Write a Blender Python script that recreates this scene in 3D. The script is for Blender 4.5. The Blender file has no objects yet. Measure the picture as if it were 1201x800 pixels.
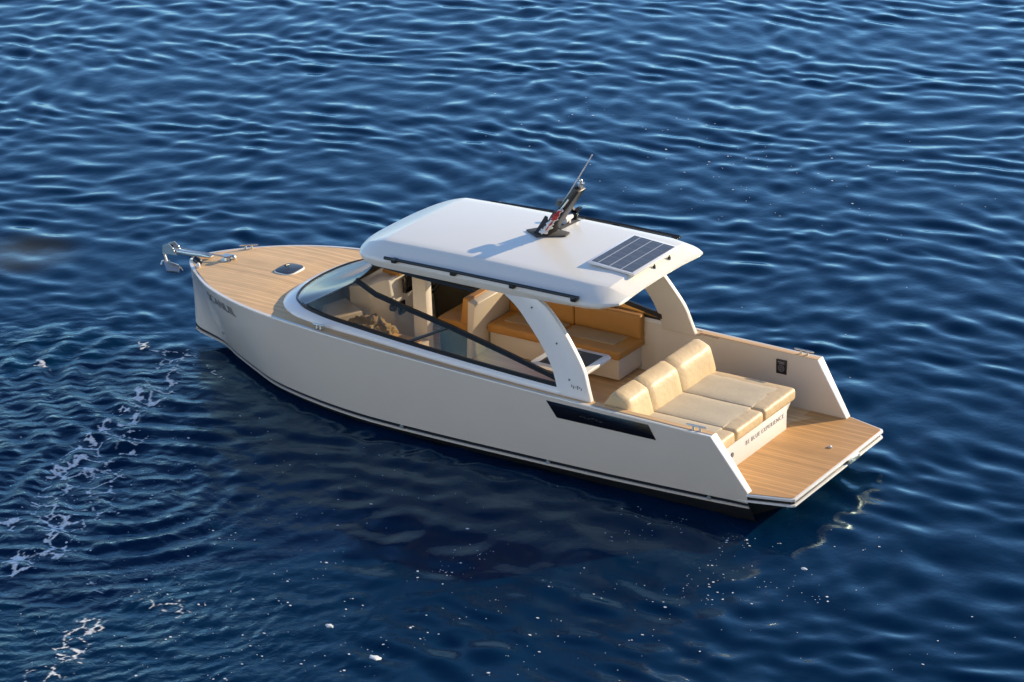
import bpy, bmesh, math, random
import numpy as np
from mathutils import Vector, Matrix, noise as mnoise
random.seed(7); rng = np.random.default_rng(7)
SC = bpy.context.scene; COL = SC.collection
R = math.radians

# ------------------------------------------------------------------ camera
CAM = (-16.157117, 29.879847, 16.179804); YAW, PITCH, ROLL, FOC = -0.96538999, 0.39263526, -0.03543729, 3.33
fw = Vector((math.cos(YAW)*math.cos(PITCH), math.sin(YAW)*math.cos(PITCH), -math.sin(PITCH)))
rt = fw.cross(Vector((0, 0, 1))).normalized(); up = rt.cross(fw)
r2 = rt*math.cos(ROLL)+up*math.sin(ROLL); u2 = -rt*math.sin(ROLL)+up*math.cos(ROLL)
cd = bpy.data.cameras.new('camera'); cam = bpy.data.objects.new('camera', cd); COL.objects.link(cam)
M = Matrix((r2, u2, -fw)).transposed().to_4x4(); M.translation = Vector(CAM); cam.matrix_world = M
cd.sensor_width = 36; cd.lens = FOC*1000/1201*36; cd.clip_end = 8000; cd.clip_start = .5
SC.camera = cam

# ------------------------------------------------------------------ sky, sun, exposure
SUN = Vector((-1.4, -2.5, 1.0)).normalized()
ELEV = math.asin(SUN.z)
w = bpy.data.worlds.new('World'); SC.world = w; w.use_nodes = True
nt = w.node_tree; nt.nodes.clear()
wo = nt.nodes.new('ShaderNodeOutputWorld'); bg = nt.nodes.new('ShaderNodeBackground'); sky = nt.nodes.new('ShaderNodeTexSky')
sky.sky_type = 'NISHITA'; sky.sun_disc = False; sky.sun_elevation = ELEV
sky.sun_rotation = math.atan2(SUN.x, SUN.y)
sky.air_density = .75; sky.dust_density = 0.0; sky.ozone_density = 2.6
bg.inputs['Strength'].default_value = .15
nt.links.new(sky.outputs[0], bg.inputs[0]); nt.links.new(bg.outputs[0], wo.inputs[0])
sl = bpy.data.lights.new('sun', 'SUN'); sl.energy = 3.5; sl.angle = R(.5); sl.color = (1, .81, .54)
so = bpy.data.objects.new('sun', sl); COL.objects.link(so); so.rotation_euler = SUN.to_track_quat('Z', 'Y').to_euler(); so.location = (-20, -36, 20)
SC.view_settings.view_transform = 'Standard'; SC.view_settings.look = 'None'
SC.view_settings.gamma = 1; SC.view_settings.use_curve_mapping = False
SC.view_settings.exposure = 0.95

# ------------------------------------------------------------------ materials
def nmat(name):
    m = bpy.data.materials.new(name); m.use_nodes = True
    n = m.node_tree; b = n.nodes['Principled BSDF']
    return m, n, b
def N(n, t, **k):
    x = n.nodes.new(t)
    for a, v in k.items(): setattr(x, a, v)
    return x
def simple(name, col, rough=.5, metal=0, coat=0, var=.06, scale=3.0, bump=0, bscale=60, spec=.5):
    """a paint, cloth or metal with slight uneven tone and optional fine relief"""
    m, n, b = nmat(name)
    tc = N(n, 'ShaderNodeTexCoord'); no = N(n, 'ShaderNodeTexNoise'); no.inputs['Scale'].default_value = scale; no.inputs['Detail'].default_value = 5
    n.links.new(tc.outputs['Object'], no.inputs['Vector'])
    mx = N(n, 'ShaderNodeMix', data_type='RGBA')
    mx.inputs[6].default_value = (*[c*(1-var) for c in col], 1); mx.inputs[7].default_value = (*[min(1, c*(1+var)) for c in col], 1)
    n.links.new(no.outputs[0], mx.inputs[0]); n.links.new(mx.outputs[2], b.inputs['Base Color'])
    b.inputs['Roughness'].default_value = rough; b.inputs['Metallic'].default_value = metal; b.inputs['Coat Weight'].default_value = coat
    b.inputs['Coat Roughness'].default_value = .05; b.inputs['Specular IOR Level'].default_value = spec
    if bump:
        n2 = N(n, 'ShaderNodeTexNoise'); n2.inputs['Scale'].default_value = bscale; n2.inputs['Detail'].default_value = 3
        n.links.new(tc.outputs['Object'], n2.inputs['Vector'])
        bp = N(n, 'ShaderNodeBump'); bp.inputs['Strength'].default_value = bump; bp.inputs['Distance'].default_value = .01
        n.links.new(n2.outputs[0], bp.inputs['Height']); n.links.new(bp.outputs[0], b.inputs['Normal'])
    return m
MT = {}
MT['hull'] = simple('hull_gelcoat', (.71, .64, .55), .22, coat=.55, var=.035, scale=1.6, bump=.035, bscale=2.2)
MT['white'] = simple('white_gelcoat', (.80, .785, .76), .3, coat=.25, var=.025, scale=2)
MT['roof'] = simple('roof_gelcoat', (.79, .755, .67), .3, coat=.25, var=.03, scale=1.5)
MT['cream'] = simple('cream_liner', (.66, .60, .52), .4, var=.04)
MT['black'] = simple('black_trim', (.012, .012, .014), .35, var=.2)
MT['blackgloss'] = simple('black_gloss_panel', (.008, .008, .01), .12, coat=.6, var=.2)
MT['antifoul'] = simple('black_antifouling', (.01, .011, .013), .6, var=.3)
MT['steel'] = simple('polished_steel', (.66, .63, .58), .34, metal=1, var=.1, scale=20)
MT['greymat'] = simple('grey_rubber_pad', (.07, .068, .066), .8, var=.15, bump=.3, bscale=120)
MT['tan'] = simple('tan_leather', (.47, .23, .055), .5, var=.1, scale=5, bump=.12, bscale=150)
MT['tanfab'] = simple('tan_fabric', (.42, .30, .17), .85, var=.1, scale=9, bump=.3, bscale=260)
MT['sand'] = simple('sand_leather', (.63, .47, .265), .48, var=.09, scale=5, bump=.75, bscale=12)
MT['sandfab'] = simple('sand_fabric', (.56, .47, .33), .85, var=.06, scale=7, bump=.28, bscale=16)
MT['seam'] = simple('seam_thread', (.14, .09, .05), .8, var=.1)
MT['dark'] = simple('dark_lining', (.035, .033, .028), .7, var=.3)
MT['olive'] = simple('shaded_olive', (.05, .047, .036), .8, var=.3)  # interior shade put into the colour
MT['wool'] = simple('shaggy_wool', (.33, .25, .15), .95, var=.35, scale=22, bump=.9, bscale=40)
MT['red'] = simple('red_cloth', (.42, .03, .035), .85, var=.2, scale=20)
MT['whitecloth'] = simple('white_cloth', (.70, .66, .64), .85, var=.1, scale=20)
MT['inkgrey'] = simple('grey_lettering', (.12, .13, .15), .5, var=.1)
MT['inkpale'] = simple('pale_lettering', (.25, .25, .26), .5, var=.1)
MT['bluegrey'] = simple('blue_grey_hatch_glass', (.035, .045, .06), .4, var=.2)
MT['lamp'] = simple('clear_lens', (.75, .75, .75), .15, var=.05)
MT['foam'] = simple('foam', (.62, .66, .68), .7, var=.15, scale=30)

def foam_mat():
    m, n, b = nmat('foam_film'); tc = N(n, 'ShaderNodeTexCoord'); at = N(n, 'ShaderNodeAttribute', attribute_name='foam_cover')
    no = N(n, 'ShaderNodeTexNoise'); no.inputs['Scale'].default_value = 26; no.inputs['Detail'].default_value = 4; n.links.new(tc.outputs['Object'], no.inputs['Vector'])
    mr = N(n, 'ShaderNodeMapRange'); mr.inputs[1].default_value = .35; mr.inputs[2].default_value = .65; mr.inputs[3].default_value = .6; mr.inputs[4].default_value = 1; n.links.new(no.outputs[0], mr.inputs[0])
    ml = N(n, 'ShaderNodeMath', operation='MULTIPLY'); n.links.new(at.outputs['Fac'], ml.inputs[0]); n.links.new(mr.outputs[0], ml.inputs[1]); n.links.new(ml.outputs[0], b.inputs['Alpha'])
    b.inputs['Base Color'].default_value = (.88, .90, .90, 1); b.inputs['Roughness'].default_value = .6
    return m
MT['film'] = foam_mat()

def teak(name='teak', col=(.72, .46, .225), plank=.058):
    m, n, b = nmat(name)
    tc = N(n, 'ShaderNodeTexCoord'); sep = N(n, 'ShaderNodeSeparateXYZ'); n.links.new(tc.outputs['Object'], sep.inputs[0])
    d = N(n, 'ShaderNodeMath', operation='DIVIDE'); d.inputs[1].default_value = plank; n.links.new(sep.outputs['Y'], d.inputs[0])
    fl = N(n, 'ShaderNodeMath', operation='FLOOR'); fr = N(n, 'ShaderNodeMath', operation='FRACT')
    n.links.new(d.outputs[0], fl.inputs[0]); n.links.new(d.outputs[0], fr.inputs[0])
    wn = N(n, 'ShaderNodeTexWhiteNoise', noise_dimensions='1D'); n.links.new(fl.outputs[0], wn.inputs['W'])
    mp = N(n, 'ShaderNodeMapping'); mp.inputs['Scale'].default_value = (2.2, 38, 30); n.links.new(tc.outputs['Object'], mp.inputs[0])
    gr = N(n, 'ShaderNodeTexNoise'); gr.inputs['Scale'].default_value = 1.6; gr.inputs['Detail'].default_value = 6; n.links.new(mp.outputs[0], gr.inputs['Vector'])
    bl = N(n, 'ShaderNodeTexNoise'); bl.inputs['Scale'].default_value = 1.7; bl.inputs['Detail'].default_value = 4; n.links.new(tc.outputs['Object'], bl.inputs['Vector'])
    a = N(n, 'ShaderNodeMath', operation='MULTIPLY_ADD'); a.inputs[1].default_value = .55; n.links.new(gr.outputs[0], a.inputs[0])
    a2 = N(n, 'ShaderNodeMath', operation='MULTIPLY'); a2.inputs[1].default_value = .28; n.links.new(wn.outputs[0], a2.inputs[0]); n.links.new(a2.outputs[0], a.inputs[2])
    a3 = N(n, 'ShaderNodeMath', operation='MULTIPLY_ADD'); a3.inputs[1].default_value = .35; n.links.new(bl.outputs[0], a3.inputs[0]); n.links.new(a.outputs[0], a3.inputs[2])
    cr = N(n, 'ShaderNodeValToRGB'); n.links.new(a3.outputs[0], cr.inputs[0])
    cr.color_ramp.elements[0].position = .28; cr.color_ramp.elements[0].color = (*[c*.72 for c in col], 1)
    cr.color_ramp.elements[1].position = .85; cr.color_ramp.elements[1].color = (*[c*1.22 for c in col], 1)
    s = N(n, 'ShaderNodeMath', operation='GREATER_THAN'); s.inputs[1].default_value = .88; n.links.new(fr.outputs[0], s.inputs[0])
    mx = N(n, 'ShaderNodeMix', data_type='RGBA'); n.links.new(s.outputs[0], mx.inputs[0]); n.links.new(cr.outputs[0], mx.inputs[6])
    mx.inputs[7].default_value = (*[c*.74 for c in col], 1)
    n.links.new(mx.outputs[2], b.inputs['Base Color']); b.inputs['Roughness'].default_value = .62
    bp = N(n, 'ShaderNodeBump'); bp.inputs['Strength'].default_value = .15; bp.inputs['Distance'].default_value = .004
    n.links.new(gr.outputs[0], bp.inputs['Height']); n.links.new(bp.outputs[0], b.inputs['Normal'])
    return m
MT['teak'] = teak()
MT['teakstern'] = teak('golden_teak', (.58, .315, .115))

def glass(name, tint, rough=.03, ior=1.5):
    """a single pane: tinted clear body plus a sky reflection that grows at grazing angles"""
    m = bpy.data.materials.new(name); m.use_nodes = True; n = m.node_tree; n.nodes.clear()
    o = N(n, 'ShaderNodeOutputMaterial'); t = N(n, 'ShaderNodeBsdfTransparent'); t.inputs[0].default_value = (*tint, 1)
    g = N(n, 'ShaderNodeBsdfGlossy'); g.inputs['Roughness'].default_value = rough; g.inputs[0].default_value = (1, 1, 1, 1)
    f = N(n, 'ShaderNodeFresnel'); f.inputs[0].default_value = ior
    mx = N(n, 'ShaderNodeMixShader'); n.links.new(f.outputs[0], mx.inputs[0]); n.links.new(t.outputs[0], mx.inputs[1]); n.links.new(g.outputs[0], mx.inputs[2])
    n.links.new(mx.outputs[0], o.inputs[0]); return m
MT['glass'] = glass('side_glass', (.74, .70, .62))
MT['windscreen'] = glass('windscreen_glass', (.42, .45, .48), ior=2.2, rough=.16)
MT['reflectglass'] = glass('dark_reflection_glass', (.012, .02, .045), ior=1.4)  # body tint darkened to stand for a dark reflection in the corner glass

def solar_mat():
    m, n, b = nmat('solar_cells')
    tc = N(n, 'ShaderNodeTexCoord'); sep = N(n, 'ShaderNodeSeparateXYZ'); n.links.new(tc.outputs['Object'], sep.inputs[0])
    def line(axis, step, off, wd):
        s = N(n, 'ShaderNodeMath', operation='MULTIPLY_ADD'); s.inputs[1].default_value = 1/step; s.inputs[2].default_value = off; n.links.new(sep.outputs[axis], s.inputs[0])
        f = N(n, 'ShaderNodeMath', operation='FRACT'); n.links.new(s.outputs[0], f.inputs[0])
        g = N(n, 'ShaderNodeMath', operation='LESS_THAN'); g.inputs[1].default_value = wd; n.links.new(f.outputs[0], g.inputs[0]); return g
    a = line('X', .178, .43, .07); c = line('Y', .19, .03, .035)
    d = line('Y', .0283, .0, .12)
    mx = N(n, 'ShaderNodeMath', operation='MAXIMUM'); n.links.new(a.outputs[0], mx.inputs[0])
    ch = N(n, 'ShaderNodeMath', operation='MULTIPLY'); ch.inputs[1].default_value = .25; n.links.new(c.outputs[0], ch.inputs[0]); n.links.new(ch.outputs[0], mx.inputs[1])
    dh = N(n, 'ShaderNodeMath', operation='MULTIPLY'); dh.inputs[1].default_value = .12; n.links.new(d.outputs[0], dh.inputs[0])
    m2 = N(n, 'ShaderNodeMath', operation='MAXIMUM'); n.links.new(mx.outputs[0], m2.inputs[0]); n.links.new(dh.outputs[0], m2.inputs[1])
    no = N(n, 'ShaderNodeTexNoise'); no.inputs['Scale'].default_value = 6; n.links.new(tc.outputs['Object'], no.inputs['Vector'])
    base = N(n, 'ShaderNodeMix', data_type='RGBA'); base.inputs[6].default_value = (.04, .043, .053, 1); base.inputs[7].default_value = (.075, .078, .09, 1); n.links.new(no.outputs[0], base.inputs[0])
    o = N(n, 'ShaderNodeMix', data_type='RGBA'); n.links.new(m2.outputs[0], o.inputs[0]); n.links.new(base.outputs[2], o.inputs[6]); o.inputs[7].default_value = (.45, .46, .48, 1)
    n.links.new(o.outputs[2], b.inputs['Base Color']); b.inputs['Roughness'].default_value = .4; b.inputs['Coat Weight'].default_value = .15; b.inputs['Coat Roughness'].default_value = .12
    return m
MT['solar'] = solar_mat()

def rock_mat():
    m, n, b = nmat('limestone')  # pale warm stone, brightened to throw more sunlight onto the boat
    tc = N(n, 'ShaderNodeTexCoord'); a = N(n, 'ShaderNodeTexNoise'); a.inputs['Scale'].default_value = .25; a.inputs['Detail'].default_value = 8; n.links.new(tc.outputs['Object'], a.inputs['Vector'])
    c = N(n, 'ShaderNodeValToRGB'); n.links.new(a.outputs[0], c.inputs[0])
    c.color_ramp.elements[0].position = .3; c.color_ramp.elements[0].color = (.46, .36, .24, 1); c.color_ramp.elements[1].position = .7; c.color_ramp.elements[1].color = (.74, .62, .45, 1)
    n.links.new(c.outputs[0], b.inputs['Base Color']); b.inputs['Roughness'].default_value = .9
    return m
MT['rock'] = rock_mat()

def water_mat():
    m = bpy.data.materials.new('sea_water'); m.use_nodes = True; n = m.node_tree; n.nodes.clear()
    wout = N(n, 'ShaderNodeOutputMaterial'); dif = N(n, 'ShaderNodeBsdfDiffuse'); glo = N(n, 'ShaderNodeBsdfGlossy'); fre = N(n, 'ShaderNodeLayerWeight'); wmx = N(n, 'ShaderNodeMixShader')
    glo.inputs['Color'].default_value = (.66, .90, 1, 1); glo.inputs['Roughness'].default_value = .11; fpw = N(n, 'ShaderNodeMath', operation='POWER'); fpw.inputs[1].default_value = 4.9; n.links.new(fre.outputs['Facing'], fpw.inputs[0])
    n.links.new(fpw.outputs[0], wmx.inputs[0]); n.links.new(dif.outputs[0], wmx.inputs[1]); n.links.new(glo.outputs[0], wmx.inputs[2]); n.links.new(wmx.outputs[0], wout.inputs[0])
    tc = N(n, 'ShaderNodeTexCoord')
    big = N(n, 'ShaderNodeTexNoise'); big.inputs['Scale'].default_value = .12; big.inputs['Detail'].default_value = 3; n.links.new(tc.outputs['Object'], big.inputs['Vector'])
    mx = N(n, 'ShaderNodeMix', data_type='RGBA'); n.links.new(big.outputs[0], mx.inputs[0])
    mx.inputs[6].default_value = (.0006, .0135, .042, 1); mx.inputs[7].default_value = (.0008, .017, .051, 1)
    # murky olive patch of shallow ground off the bow
    sub = N(n, 'ShaderNodeVectorMath', operation='SUBTRACT'); sub.inputs[1].default_value = (15.2, -1.35, 0); n.links.new(tc.outputs['Object'], sub.inputs[0])
    ln = N(n, 'ShaderNodeVectorMath', operation='LENGTH'); n.links.new(sub.outputs[0], ln.inputs[0])
    mr = N(n, 'ShaderNodeMapRange', interpolation_type='SMOOTHSTEP'); mr.inputs[1].default_value = .25; mr.inputs[2].default_value = 1.25; mr.inputs[3].default_value = .85; mr.inputs[4].default_value = 0
    n.links.new(ln.outputs['Value'], mr.inputs[0])
    m2 = N(n, 'ShaderNodeMix', data_type='RGBA'); n.links.new(mr.outputs[0], m2.inputs[0]); n.links.new(mx.outputs[2], m2.inputs[6]); m2.inputs[7].default_value = (.045, .045, .03, 1)
    at = N(n, 'ShaderNodeAttribute', attribute_name='churn')
    aer = N(n, 'ShaderNodeMix', data_type='RGBA'); am = N(n, 'ShaderNodeMath', operation='MULTIPLY'); am.inputs[1].default_value = .08; n.links.new(at.outputs['Fac'], am.inputs[0]); n.links.new(am.outputs[0], aer.inputs[0])
    n.links.new(m2.outputs[2], aer.inputs[6]); aer.inputs[7].default_value = (.004, .035, .075, 1); n.links.new(aer.outputs[2], dif.inputs['Color'])
    f1 = N(n, 'ShaderNodeTexNoise'); f1.inputs['Scale'].default_value = 5.0; f1.inputs['Detail'].default_value = 4; f1.inputs['Roughness'].default_value = .5
    n.links.new(tc.outputs['Object'], f1.inputs['Vector'])
    bp = N(n, 'ShaderNodeBump'); bp.inputs['Strength'].default_value = .26; bp.inputs['Distance'].default_value = .02
    n.links.new(f1.outputs[0], bp.inputs['Height'])
    f2 = N(n, 'ShaderNodeTexNoise'); f2.inputs['Scale'].default_value = 4.2; f2.inputs['Detail'].default_value = 6; f2.inputs['Roughness'].default_value = .62; f2.inputs['Distortion'].default_value = 1.6
    n.links.new(tc.outputs['Object'], f2.inputs['Vector'])
    b2 = N(n, 'ShaderNodeBump'); b2.inputs['Distance'].default_value = .05; s2 = N(n, 'ShaderNodeMath', operation='MULTIPLY'); s2.inputs[1].default_value = .45; n.links.new(at.outputs['Fac'], s2.inputs[0])
    n.links.new(s2.outputs[0], b2.inputs['Strength']); n.links.new(f2.outputs[0], b2.inputs['Height']); n.links.new(bp.outputs[0], b2.inputs['Normal']); prev = b2
    for cx, cy, sc_ in ((9.3, 3.4, 1.25), (7.0, 7.4, 1.5), (12.2, -1.5, 1.0)):
        o_ = N(n, 'ShaderNodeVectorMath', operation='SUBTRACT'); o_.inputs[1].default_value = (cx, cy, 0); n.links.new(tc.outputs['Object'], o_.inputs[0])
        wv = N(n, 'ShaderNodeTexWave', wave_type='RINGS', rings_direction='SPHERICAL'); wv.inputs['Scale'].default_value = sc_; wv.inputs['Distortion'].default_value = 7; wv.inputs['Detail'].default_value = 4; wv.inputs['Detail Scale'].default_value = 1.1
        n.links.new(o_.outputs[0], wv.inputs['Vector'])
        nb = N(n, 'ShaderNodeBump'); nb.inputs['Distance'].default_value = .02; n.links.new(wv.outputs['Fac'], nb.inputs['Height']); n.links.new(prev.outputs[0], nb.inputs['Normal'])
        ns = N(n, 'ShaderNodeMath', operation='MULTIPLY'); ns.inputs[1].default_value = .3; n.links.new(at.outputs['Fac'], ns.inputs[0]); n.links.new(ns.outputs[0], nb.inputs['Strength']); prev = nb
    fr_ = N(n, 'ShaderNodeAttribute', attribute_name='far'); fn = N(n, 'ShaderNodeTexNoise'); fn.inputs['Scale'].default_value = 1.1; fn.inputs['Detail'].default_value = 4
    n.links.new(tc.outputs['Object'], fn.inputs['Vector']); fb = N(n, 'ShaderNodeBump'); fb.inputs['Distance'].default_value = .22
    n.links.new(fr_.outputs['Fac'], fb.inputs['Strength']); n.links.new(fn.outputs[0], fb.inputs['Height']); n.links.new(prev.outputs[0], fb.inputs['Normal']); prev = fb
    n.links.new(prev.outputs[0], glo.inputs['Normal']); n.links.new(prev.outputs[0], fre.inputs['Normal'])
    return m
MT['water'] = water_mat()

# ------------------------------------------------------------------ helpers
def link(name, me, mat, parent=None, smooth=None):
    me.materials.append(MT[mat] if isinstance(mat, str) else mat)
    o = bpy.data.objects.new(name, me); COL.objects.link(o)
    if parent is not None: o.parent = parent
    if smooth is not None:
        for p in me.polygons: p.use_smooth = True
        if smooth < 180:
            try: me.set_sharp_from_angle(angle=R(smooth))
            except Exception: pass
    return o
def poly(name, v, f, mat, parent=None, smooth=None, bevel=0, seg=2, sub=0, fixn=True):
    me = bpy.data.meshes.new(name); bm = bmesh.new()
    vs = [bm.verts.new(Vector(p)) for p in v]
    for q in f:
        try: bm.faces.new([vs[i] for i in q])
        except ValueError: pass
    if fixn: bmesh.ops.recalc_face_normals(bm, faces=bm.faces)
    if bevel:
        es = [e for e in bm.edges if len(e.link_faces) == 2 and e.calc_face_angle(0) > R(25)]
        bmesh.ops.bevel(bm, geom=es, offset=bevel, segments=seg, affect='EDGES', profile=.5, clamp_overlap=True)
    bm.to_mesh(me); bm.free()
    return link(name, me, mat, parent, smooth if smooth is not None else (40 if bevel else None))
def join(parts):
    """merge (verts, faces) lists"""
    V, F = [], []
    for v, f in parts:
        o = len(V); V += list(v); F += [[i+o for i in q] for q in f]
    return V, F
def boxvf(x0, x1, y0, y1, z0, z1):
    v = [(x, y, z) for x in (x0, x1) for y in (y0, y1) for z in (z0, z1)]
    return v, [(0, 1, 3, 2), (4, 6, 7, 5), (0, 4, 5, 1), (2, 3, 7, 6), (0, 2, 6, 4), (1, 5, 7, 3)]
def box(name, x0, x1, y0, y1, z0, z1, mat, parent=None, bevel=.01, seg=2):
    return poly(name, *boxvf(x0, x1, y0, y1, z0, z1), mat, parent, bevel=bevel, seg=seg)
def prismvf(top, bottom):
    n = len(top); v = list(top)+list(bottom)
    f = [tuple(range(n)), tuple(range(2*n-1, n-1, -1))]+[(i, (i+1) % n, n+(i+1) % n, n+i) for i in range(n)]
    return v, f
def prism(name, top, bottom, mat, parent=None, bevel=0, seg=2, smooth=None):
    return poly(name, *prismvf(top, bottom), mat, parent, bevel=bevel, seg=seg, smooth=smooth)
def gridvf(rows, closed=False):
    nr, nc = len(rows), len(rows[0]); v = [p for r_ in rows for p in r_]; f = []
    for i in range(nr-1):
        for j in range(nc-(0 if closed else 1)):
            f.append((i*nc+j, i*nc+(j+1) % nc, (i+1)*nc+(j+1) % nc, (i+1)*nc+j))
    return v, f
def tubevf(pts, rad, n=10, cap=True):
    pts = [Vector(p) for p in pts]; rad = rad if isinstance(rad, (list, tuple)) else [rad]*len(pts)
    rows = []; prev = None
    for i, p in enumerate(pts):
        t = (pts[min(i+1, len(pts)-1)]-pts[max(i-1, 0)]).normalized()
        a = Vector((0, 0, 1)) if abs(t.z) < .9 else Vector((1, 0, 0))
        if prev is not None: a = prev
        u = (a-t*a.dot(t)).normalized(); w_ = t.cross(u); prev = u
        rows.append([p+(u*math.cos(2*math.pi*k/n)+w_*math.sin(2*math.pi*k/n))*rad[i] for k in range(n)])
    v, f = gridvf(rows, True)
    if cap: f.append(tuple(range(n-1, -1, -1))); f.append(tuple(range(len(v)-n, len(v))))
    return v, f
def tube(name, pts, rad, mat, parent=None, n=10): return poly(name, *tubevf(pts, rad, n), mat, parent, smooth=50)
def ballvf(c, r, n=12, m=8):
    rows = [[(c[0]+r[0]*math.sin(math.pi*i/m)*math.cos(2*math.pi*k/n), c[1]+r[1]*math.sin(math.pi*i/m)*math.sin(2*math.pi*k/n), c[2]+r[2]*math.cos(math.pi*i/m)) for k in range(n)] for i in range(1, m)]
    v, f = gridvf(rows, True); v = list(v)
    v += [(c[0], c[1], c[2]+r[2]), (c[0], c[1], c[2]-r[2])]; t = len(v)-2
    for k in range(n): f.append((t, k, (k+1) % n)); f.append((t+1, (m-2)*n+(k+1) % n, (m-2)*n+k))
    return v, f
def discvf(c, nrm, r, th, n=20):
    nrm = Vector(nrm).normalized(); c = Vector(c)
    return tubevf([c, c+nrm*th], r, n)
def cushion(name, x0, x1, y0, y1, z0, z1, mat, parent, r=.04, crown=.012, n=8):
    """padded box: rounded edges, slightly crowned top, small uneven sag"""
    bm = bmesh.new(); v, f = boxvf(x0, x1, y0, y1, z0, z1); vs = [bm.verts.new(p) for p in v]
    for q in f: bm.faces.new([vs[i] for i in q])
    bmesh.ops.recalc_face_normals(bm, faces=bm.faces)
    bmesh.ops.bevel(bm, geom=list(bm.edges), offset=r, segments=4, affect='EDGES', profile=.5, clamp_overlap=True)
    bmesh.ops.subdivide_edges(bm, edges=[e for e in bm.edges if e.calc_length() > .12], cuts=n, use_grid_fill=True)
    sd = random.random()*50
    for q in bm.verts:
        u = (q.co.x-x0)/(x1-x0); t = (q.co.y-y0)/(y1-y0)
        e = max(0, min(u, 1-u, t, 1-t))*6
        if q.co.z > (z0+z1)/2: q.co.z += crown*min(1, e)+.006*mnoise.noise((q.co.x*5+sd, q.co.y*5, 0))
        q.co.x += .004*mnoise.noise((q.co.y*7+sd, q.co.z*7, 3)); q.co.y += .004*mnoise.noise((q.co.x*7+sd, q.co.z*7, 9))
    me = bpy.data.meshes.new(name); bm.to_mesh(me); bm.free()
    return link(name, me, mat, parent, 60)
def text(name, s, size, mat, parent, mw, shear=0, space=1.0):
    c = bpy.data.curves.new('lettering_curve', 'FONT'); c.body = s; c.size = size; c.extrude = .0008; c.shear = shear; c.space_character = space; c.align_x = 'CENTER'
    t = bpy.data.objects.new('lettering_tmp', c); COL.objects.link(t)
    bpy.context.view_layer.update(); dg = bpy.context.evaluated_depsgraph_get()
    me = bpy.data.meshes.new_from_object(t.evaluated_get(dg)); bpy.data.objects.remove(t); bpy.data.curves.remove(c)
    me.transform(mw); me.materials.clear()
    return link(name, me, mat, parent)
def frame(o, ex, ey):
    ex = Vector(ex).normalized(); ey = Vector(ey).normalized(); ez = ex.cross(ey).normalized(); ey = ez.cross(ex)
    m = Matrix((ex, ey, ez)).transposed().to_4x4(); m.translation = Vector(o); return m
def tag(o, label=None, cat=None, group=None, kind=None):
    for k, v in (('label', label), ('category', cat), ('group', group), ('kind', kind)):
        if v: o[k] = v
    return o
def crom(P, n):
    """smooth interpolation through knots (centripetal-like, clamped)"""
    P = np.array(P, float); d = np.r_[0, np.cumsum(np.linalg.norm(np.diff(P[:, :3], axis=0), axis=1)**.7)]; k = len(P)
    T = np.zeros_like(P)
    for i in range(k):
        if i == 0: T[i] = (P[1]-P[0])/(d[1]-d[0])
        elif i == k-1: T[i] = (P[-1]-P[-2])/(d[-1]-d[-2])
        else:
            a = (P[i]-P[i-1])/(d[i]-d[i-1]); b = (P[i+1]-P[i])/(d[i+1]-d[i]); h0 = d[i]-d[i-1]; h1 = d[i+1]-d[i]
            T[i] = (a*h1+b*h0)/(h0+h1)
    out = []
    for i in range(k-1):
        for s in np.arange(n)/n:
            h = d[i+1]-d[i]
            out.append((2*s**3-3*s**2+1)*P[i]+(s**3-2*s**2+s)*h*T[i]+(-2*s**3+3*s**2)*P[i+1]+(s**3-s**2)*h*T[i+1])
    out.append(P[-1]); return np.array(out)

# ------------------------------------------------------------------ sea
LMAX = 2500.
def waves():
    W = []
    for i in range(190):
        lam = .22*(2.2/.22)**rng.random(); k = 2*math.pi/lam
        th = R(-84)+R(42)*rng.standard_normal()
        slope = math.exp(-((math.log(lam/.62))/.62)**2)*(.6+.8*rng.random())
        W.append((k*math.cos(th), k*math.sin(th), slope/k, rng.random()*6.283, k))
    s = math.sqrt(sum((a*k)**2/2 for _, _, a, _, k in W)); W = [(kx, ky, a*SLOPE/s, p, k) for kx, ky, a, p, k in W]
    T = []
    for i in range(46):
        lam = .28*(1.0/.28)**rng.random(); k = 2*math.pi/lam; th = rng.random()*6.283
        T.append((k*math.cos(th), k*math.sin(th), 1/k*(.5+rng.random()), rng.random()*6.283, k))
    s = math.sqrt(sum((a*k)**2/2 for _, _, a, _, k in T)); T = [(kx, ky, a*TSLOPE/s, p, k) for kx, ky, a, p, k in T]
    return W, T
SLOPE, TSLOPE = .088, .15
WV, TV = waves()
TURB = [(11.6, 2.0, 1.7), (10.0, 2.6, 1.8), (8.8, 4.2, 2.2), (7.4, 5.6, 2.2), (6.0, 7.6, 2.6), (4.2, 7.4, 2.0), (10.5, 4.5, 2.5), (8, 8, 3)]
def turb(x, y):
    m = np.zeros_like(x)
    for cx, cy, r_ in TURB: m = np.maximum(m, np.exp(-((x-cx)**2+(y-cy)**2)/(r_*r_)))
    return np.clip(m*1.15, 0, 1)
def outside(x, y):
    d = np.hypot(np.maximum(0, np.abs(x-9.75)-18.75), np.maximum(0, np.abs(y+8)-19)); return 1-np.exp(-(d/9)**2)
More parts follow.
